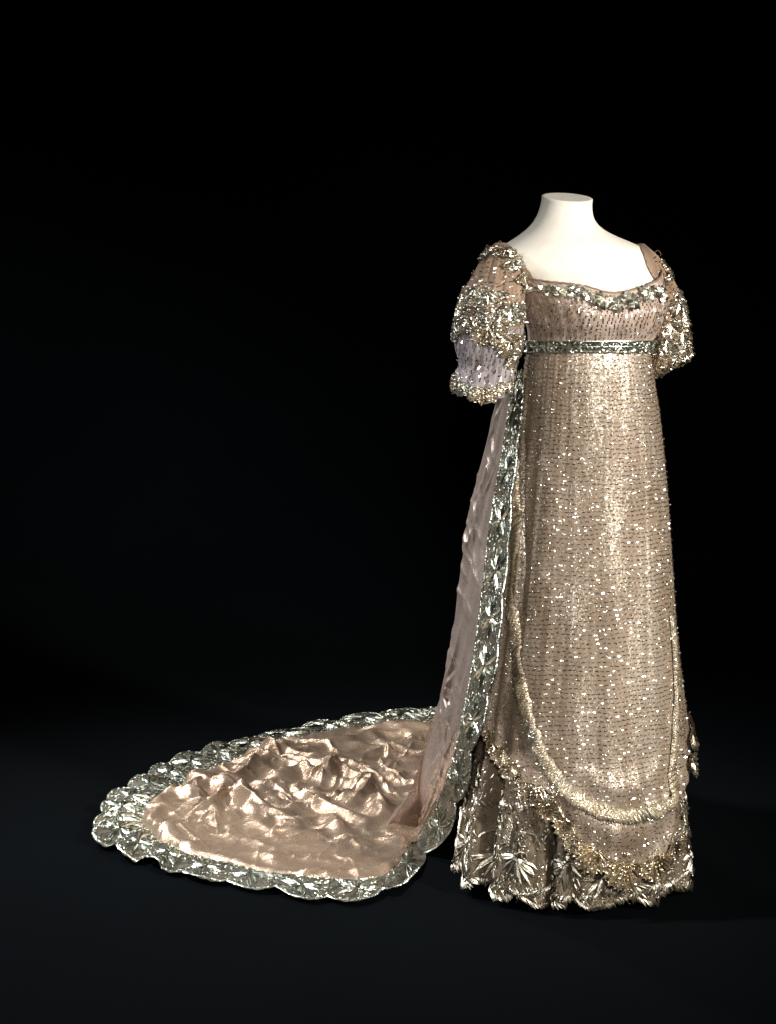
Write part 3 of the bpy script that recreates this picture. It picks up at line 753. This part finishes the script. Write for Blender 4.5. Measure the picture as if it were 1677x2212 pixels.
# cloth on the floor: a sheet with too much tissue for its outline, pinned under the border and left to settle
outer = np.array([cr(IN, u)[:2] * .82 + cr(OU, u)[:2] * .18 for u in np.linspace(8.9, NS, 260)])
poly = np.vstack([outer, [[.22, 1.36]], [[.20, .60]], [G(945, 1800)[:2]]])
def inside_mask(X, Y_, poly):
    m_ = np.zeros(X.shape, bool); j = len(poly) - 1
    for i in range(len(poly)):
        xi, yi = poly[i]; xj, yj = poly[j]
        if yi != yj: m_ ^= ((yi > Y_) != (yj > Y_)) & (X < (xj - xi) * (Y_ - yi) / (yj - yi) + xi)
        j = i
    return m_
x0, x1, y0, y1 = poly[:, 0].min() - .02, poly[:, 0].max() + .02, poly[:, 1].min() - .02, poly[:, 1].max() + .02
ridges = [([(640, 1722), (662, 1728), (698, 1752), (737, 1766), (772, 1776)], .034), ([(728, 1650), (712, 1672), (696, 1696)], .045), ([(728, 1650), (760, 1680), (800, 1700)], .030),
          ([(690, 1660), (760, 1648), (849, 1633), (915, 1629)], .028), ([(567, 1640), (640, 1622), (731, 1614), (841, 1594), (910, 1588)], .024), ([(791, 1680), (797, 1710), (790, 1726), (760, 1745)], .036),
          ([(802, 1734), (815, 1750), (830, 1768)], .030), ([(830, 1676), (850, 1690), (880, 1700)], .026), ([(486, 1706), (478, 1722), (474, 1742)], .038), ([(510, 1722), (541, 1758), (587, 1770), (620, 1768)], .036),
          ([(416, 1685), (430, 1715), (442, 1745)], .022), ([(560, 1784), (600, 1780), (640, 1790)], .026), ([(340, 1767), (400, 1760), (450, 1752)], .014), ([(567, 1716), (590, 1714), (625, 1730)], .03),
          ([(712, 1772), (724, 1784), (730, 1796)], .034), ([(552, 1650), (534, 1680), (486, 1702)], .036), ([(600, 1690), (650, 1670), (700, 1690)], .03), ([(640, 1640), (680, 1650), (725, 1652)], .02),
          ([(860, 1610), (915, 1602)], .022), ([(840, 1655), (910, 1650)], .024), ([(620, 1830), (700, 1800), (760, 1800)], .012), ([(440, 1800), (520, 1815), (600, 1840)], .009), ([(600, 1860), (640, 1820), (680, 1805)], .010)]
RES = .0095; nx = int((x1 - x0) / RES) + 1; ny = int((y1 - y0) / RES) + 1
X0, Y0 = np.meshgrid(np.linspace(x0, x1, nx), np.linspace(y0, y1, ny)); mk = inside_mask(X0, Y0, poly)
idx = -np.ones(mk.shape, int); idx[mk] = np.arange(mk.sum())
def vn(X, Y_, sc_, seed, ani=1.0, rot=0.0):
    """lattice noise in -1..1"""
    c_, s_ = math.cos(rot), math.sin(rot)
    u = (X * c_ + Y_ * s_) / (sc_ * ani) + 50; v = (-X * s_ + Y_ * c_) / sc_ + 50
    r_ = np.random.RandomState(seed).rand(128, 128) * 2 - 1
    iu = np.floor(u).astype(int); iv = np.floor(v).astype(int); fu = u - iu; fv = v - iv
    fu = fu * fu * (3 - 2 * fu); fv = fv * fv * (3 - 2 * fv); iu %= 127; iv %= 127
    return (r_[iv, iu] * (1 - fu) + r_[iv, iu + 1] * fu) * (1 - fv) + (r_[iv + 1, iu] * (1 - fu) + r_[iv + 1, iu + 1] * fu) * fv
Xw = X0 + .03 * vn(X0, Y0, .12, 1) + .01 * vn(X0, Y0, .05, 2); Yw = Y0 + .03 * vn(X0, Y0, .12, 3) + .01 * vn(X0, Y0, .05, 4)
rd = lambda n_: np.maximum(0, 1 - 1.7 * np.abs(n_)) ** 1.3
wb = 1 / (1 + np.exp(-(Y0 - .68) / .06)); wf = 1 / (1 + np.exp((Y0 - .36) / .05)); wm = (1 - wb) * (1 - wf)
Z = wb * (.026 * rd(vn(Xw, Yw, .11, 11, 3.2, .12)) + .014 * rd(vn(Xw, Yw, .07, 12, 1.5, -.5)))
Z += wm * (.030 * rd(vn(Xw, Yw, .11, 13, 1.6, .6)) + .018 * rd(vn(Xw, Yw, .08, 14, 1.3, -.8)))
Z += wf * (.012 * rd(vn(Xw, Yw, .10, 15, 1.8, .5)) + .009 * rd(vn(Xw, Yw, .07, 16, 1.5, -.3)))
Z += .007 * rd(vn(Xw, Yw, .04, 17, 1.8, .2))
Rg = np.zeros(Z.shape)
for pts, h_ in ridges:
    A = spline(np.array([G(*q)[:2] for q in pts]), 14); best = np.full(Z.shape, 9.0)
    for i in range(13):
        a, b_ = A[i], A[i + 1]; d = b_ - a; t = np.clip(((X0 - a[0]) * d[0] + (Y0 - a[1]) * d[1]) / (d @ d + 1e-12), 0, 1)
        best = np.minimum(best, np.hypot(X0 - a[0] - t * d[0], Y0 - a[1] - t * d[1]))
    Rg = np.maximum(Rg, h_ * np.exp(-(best / .026) ** 2))
ed = mk.astype(float)
for _ in range(8): ed = (ed + np.roll(ed, 1, 0) + np.roll(ed, -1, 0) + np.roll(ed, 1, 1) + np.roll(ed, -1, 1)) / 5 * mk
Z = .005 + (Z * .85 + Rg * .62) * np.clip(ed * 1.1, 0, 1) ** 3
mp_ = np.pad(mk, 1); bd_ = mk & ~(mp_[:-2, 1:-1] & mp_[2:, 1:-1] & mp_[1:-1, :-2] & mp_[1:-1, 2:])
Z[bd_] = .003
ty = np.linspace(y0, y1, 400); dens = .09 + .19 / (1 + np.exp(-(ty - .42) / .07)); cum = np.concatenate([[0], np.cumsum((dens[1:] + dens[:-1]) / 2 * np.diff(ty))])
flat = np.stack([X0 * 1.12, Y0 + np.interp(Y0, ty, cum), np.full(Z.shape, .006)], -1)[mk]      # the sheet laid out flat
mb = MB(); mb.v = np.stack([X0, Y0, Z], -1)[mk].tolist()
fa = idx[:-1, :-1]; fb = idx[:-1, 1:]; fc = idx[1:, 1:]; fd = idx[1:, :-1]; ok = (fa >= 0) & (fb >= 0) & (fc >= 0) & (fd >= 0)
mb.f = list(zip(fa[ok].tolist(), fb[ok].tolist(), fc[ok].tolist(), fd[ok].tolist()))
tc_ = mb.build("train_cloth", M['lame'])
vg = tc_.vertex_groups.new(name="pin"); vg.add(idx[bd_].tolist(), 1.0, 'REPLACE')
tc_.shape_key_add(name="Basis"); kf = tc_.shape_key_add(name="flat"); kf.data.foreach_set('co', flat.ravel()); kf.value = 0
cm = tc_.modifiers.new("Cloth", 'CLOTH'); cs = cm.settings; cs.rest_shape_key = kf
cs.quality = 14; cs.mass = .15; cs.tension_stiffness = 300; cs.compression_stiffness = 300; cs.shear_stiffness = 100; cs.bending_stiffness = .12
cs.tension_damping = 15; cs.compression_damping = 15; cs.shear_damping = 15; cs.bending_damping = .3; cs.air_damping = 3; cs.vertex_group_mass = "pin"; cs.pin_stiffness = 20
cm.collision_settings.use_self_collision = False; cm.collision_settings.distance_min = .004
bpy.ops.mesh.primitive_plane_add(size=10); pl_ = bpy.context.object; pl_.modifiers.new("Collision", 'COLLISION'); pl_.collision.thickness_outer = .004; pl_.collision.cloth_friction = 3
FR = 34; sc.frame_start = 1; sc.frame_end = FR; cm.point_cache.frame_start = 1; cm.point_cache.frame_end = FR; sc.gravity = (0, 0, -1.5)
for obj_ in list(COL.objects):                       # nothing else needs to be evaluated while the sheet settles
    if obj_ not in (tc_, pl_, cam): obj_.hide_viewport = True
for f_ in range(1, FR + 1):
    if f_ == FR // 2: sc.gravity = (0, 0, -9.8)
    sc.frame_set(f_)
dg_ = bpy.context.evaluated_depsgraph_get(); n_v = len(tc_.data.vertices); co_ = np.zeros(n_v * 3)
tc_.evaluated_get(dg_).data.vertices.foreach_get('co', co_)
for obj_ in list(COL.objects): obj_.hide_viewport = False
bpy.data.objects.remove(pl_); bpy.data.objects.remove(tc_); sc.frame_set(1); sc.gravity = (0, 0, -9.81)
mb.v = co_.reshape(-1, 3).tolist(); tc_ = mb.build("train_cloth", M['lame'])
sb_ = tc_.modifiers.new("subdivision", 'SUBSURF'); sb_.levels = 2
dg_ = bpy.context.evaluated_depsgraph_get(); me_ = bpy.data.meshes.new_from_object(tc_.evaluated_get(dg_)); bpy.data.objects.remove(tc_)
C_ = np.zeros(len(me_.vertices) * 3); me_.vertices.foreach_get('co', C_); C_ = C_.reshape(-1, 3)
XX, YY = C_[:, 0].copy(), C_[:, 1].copy(); XX += .010 * vn(C_[:, 0], C_[:, 1], .05, 21); YY += .010 * vn(C_[:, 0], C_[:, 1], .05, 22)
dz = np.zeros(len(XX)); ds = np.zeros(len(XX))
def crease(A, h_, w_, asym, acc, add):
    """tissue crease: sharp crest, one side steeper, dying out at both ends"""
    lo = A.min(0) - 4 * w_; hi = A.max(0) + 4 * w_
    k = np.nonzero((XX > lo[0]) & (XX < hi[0]) & (YY > lo[1]) & (YY < hi[1]))[0]
    if not len(k): return
    X, Y_ = XX[k], YY[k]; best = np.full(len(k), 9.0); hh = np.zeros(len(k)); n = len(A) - 1
    for q in range(n):
        a, b_ = A[q], A[q + 1]; d = b_ - a; t = np.clip(((X - a[0]) * d[0] + (Y_ - a[1]) * d[1]) / (d @ d + 1e-12), 0, 1)
        ex, ey = X - a[0] - t * d[0], Y_ - a[1] - t * d[1]; r_ = np.hypot(ex, ey) * (1 + asym * np.sign(ex * d[1] - ey * d[0]))
        m_ = r_ < best; best = np.where(m_, r_, best); hh = np.where(m_, np.sin(math.pi * np.clip((q + t) / n, .02, .98)) ** .8, hh)
    v = h_ * hh * np.exp(-best / w_)
    if add: acc[k] += v
    else: acc[k] = np.maximum(acc[k], v)
def rnd_crease(cx, cy, ang, L_, h_, w_, acc, add=False):
    A = []; x, y, a = cx - L_ / 2 * math.cos(ang), cy - L_ / 2 * math.sin(ang), ang; k = random.uniform(-1.5, 1.5)
    for q in range(8):
        A.append((x, y)); x += L_ / 7 * math.cos(a); y += L_ / 7 * math.sin(a); a += k / 7 + random.gauss(0, .12)
    crease(np.array(A), h_, w_, random.uniform(-.5, .5), acc, add)
random.seed(8); R_ = random.uniform
for pts, h_ in ridges: crease(spline(np.array([G(*q)[:2] for q in pts]), 12), h_ * .42, .010, R_(-.5, .5), dz, False)
for _ in range(60): rnd_crease(R_(-.75, .2), R_(.58, 1.34), random.gauss(.12, .32), R_(.18, .45), R_(.009, .018), R_(.006, .012), dz)       # drawn across the back
for _ in range(60): rnd_crease(R_(-.85, -.02), R_(.36, .95), R_(0, 3.14), R_(.07, .22), R_(.009, .018), R_(.005, .010), dz)                  # crumpled middle
for _ in range(46): rnd_crease(R_(-.75, -.02), R_(.08, .45), random.gauss(.5, .6), R_(.08, .26), R_(.004, .011), R_(.005, .010), dz)         # ripples by the front seam
for _ in range(16): rnd_crease(-.86 + R_(0, .15), .50 + R_(-.15, .2), R_(-.5, .5), R_(.10, .2), R_(.004, .009), R_(.006, .010), dz)          # fan towards the tip
for _ in range(320): rnd_crease(R_(-.95, .15), R_(.08, 1.34), random.gauss(.3, .9), R_(.02, .08), R_(.0015, .0045), R_(.0028, .005), ds, True)
edf = np.clip((C_[:, 2] - .003) / .012, .25, 1)
C_[:, 2] += (dz + ds) * edf
me_.vertices.foreach_set('co', C_.ravel()); me_.update(); me_.name = "train_cloth"
me_.polygons.foreach_set("use_smooth", [True] * len(me_.polygons))
tc_ = bpy.data.objects.new("train_cloth", me_); COL.objects.link(tc_); tc_.parent = train; tc_.matrix_parent_inverse = Vector_inv(train)

# hanging cloth
random.seed(21)
Bc = [(1102, 805, .19), (1062, 930, .22), (1040, 1000, .23), (1021, 1080, .24), (1005, 1170, .25), (993, 1250, .26), (984, 1330, .27), (972, 1400, .28), (960, 1460, .29), (950, 1512, .29), (945, 1591, .29), (931, 1648, .30), (925, 1715, .33), (919, 1764, .42), (914, 1790, .45)]
BL = spline([P(*q) for q in Bc], 260)
zi = [cr(IN, u) for u in np.linspace(0, 9.0, 400)]; zi_z = np.array([p[2] for p in zi])[::-1]; zi_p = np.array(zi)[::-1]
mb = MB(); pts = []; nu = 70
HC = np.zeros((260, nu)); si_, ti_ = np.meshgrid(np.arange(nu) / nu * .14, np.arange(260) / 260 * 1.0)   # metres across, metres down
for q in range(150):
    big = q < 34
    cx_, cy_ = random.uniform(0, .14), random.uniform(0, 1.0); a = random.gauss(-.95 if q % 3 else 1.45, .22); L_ = random.uniform(.06, .16) if big else random.uniform(.02, .07)
    h_, w_ = (random.uniform(.004, .009), random.uniform(.004, .009)) if big else (random.uniform(.002, .005), random.uniform(.0025, .005))
    k_ = random.uniform(-6, 6); dx_, dy_ = si_ - cx_, ti_ - cy_; u = dx_ * math.cos(a) + dy_ * math.sin(a); v = -dx_ * math.sin(a) + dy_ * math.cos(a) + k_ * u * u
    v = v * np.where(v > 0, 1.5, .8)
    HC = np.maximum(HC, h_ * np.exp(-np.abs(v) / w_) * np.exp(-(u / (L_ * .6)) ** 4)) if big else HC + h_ * np.exp(-np.abs(v) / w_) * np.exp(-(u / (L_ * .6)) ** 4)
for i in range(260):
    b_ = BL[i]; t = i / 259
    zq = lerp(zi_z[-1], zi_z[0], t ** 1.0) if False else max(zi_z[0], min(zi_z[-1], b_[2] - .0 * t))
    a = np.array([np.interp(zq, zi_z, zi_p[:, q]) for q in range(3)])
    for j in range(nu + 14):
        if j < nu:
            s_ = j / (nu - 1); p = lerp(a, b_, s_)
            w = math.sin(math.pi * s_)
            p = p + np.array((-.008 * w, -.020 * w * min(1, 3 * (1 - t)), 0))
            d = p[2] + .9 * s_ * .2
            fold = .007 * mn.noise(Vector((s_ * 2.2 + d * 1.5, d * 6 + s_ * 4, 2))) + .012 * math.exp(-((s_ - .62) / .10) ** 2) * (1 if t < .6 else 0) + HC[i, j]
            p = p + np.array((-.8, -.6, .1)) * (fold * w)
        else:   # wraps round to the back
            q = (j - nu + 1) / 14; p = b_ + np.array((.02 * math.sin(q * 3.1) + (.09 + .25 * t * t) * q, (.10 + .60 * t * t) * q, 0))
        pts.append(p)
mb.grid(pts, nu + 14, 260)
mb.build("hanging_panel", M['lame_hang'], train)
# inner side fold that drops behind the lit fold and reaches back over the floor
Lc = [(950, 1512, .29), (945, 1591, .29), (931, 1648, .30), (925, 1715, .33), (919, 1764, .42), (914, 1788, .46)]
Mc = [(951, 1508, .31), (925, 1583, .36), (902, 1666, .41), (882, 1718, .43), (853, 1761, .44), (827, 1794, .45)]
A_, B_ = spline([P(*q) for q in Lc], 50), spline([P(*q) for q in Mc], 50)
mb = MB(); pts = []
for i in range(50):
    t = i / 49
    for j in range(24):
        s_ = j / 23; p = lerp(A_[i], B_[i], s_); w = math.sin(math.pi * s_)
        p = p + np.array((0, .09 * w * t, .025 * w * t * t)); p[1] += .004 * mn.noise(Vector((s_ * 6, t * 5, 9)))
        pts.append(p)
    for j in range(6):
        q = (j + 1) / 6; pts.append(B_[i] + np.array((.25 * q, .22 * q, .0)))
mb.grid(pts, 30, 50)
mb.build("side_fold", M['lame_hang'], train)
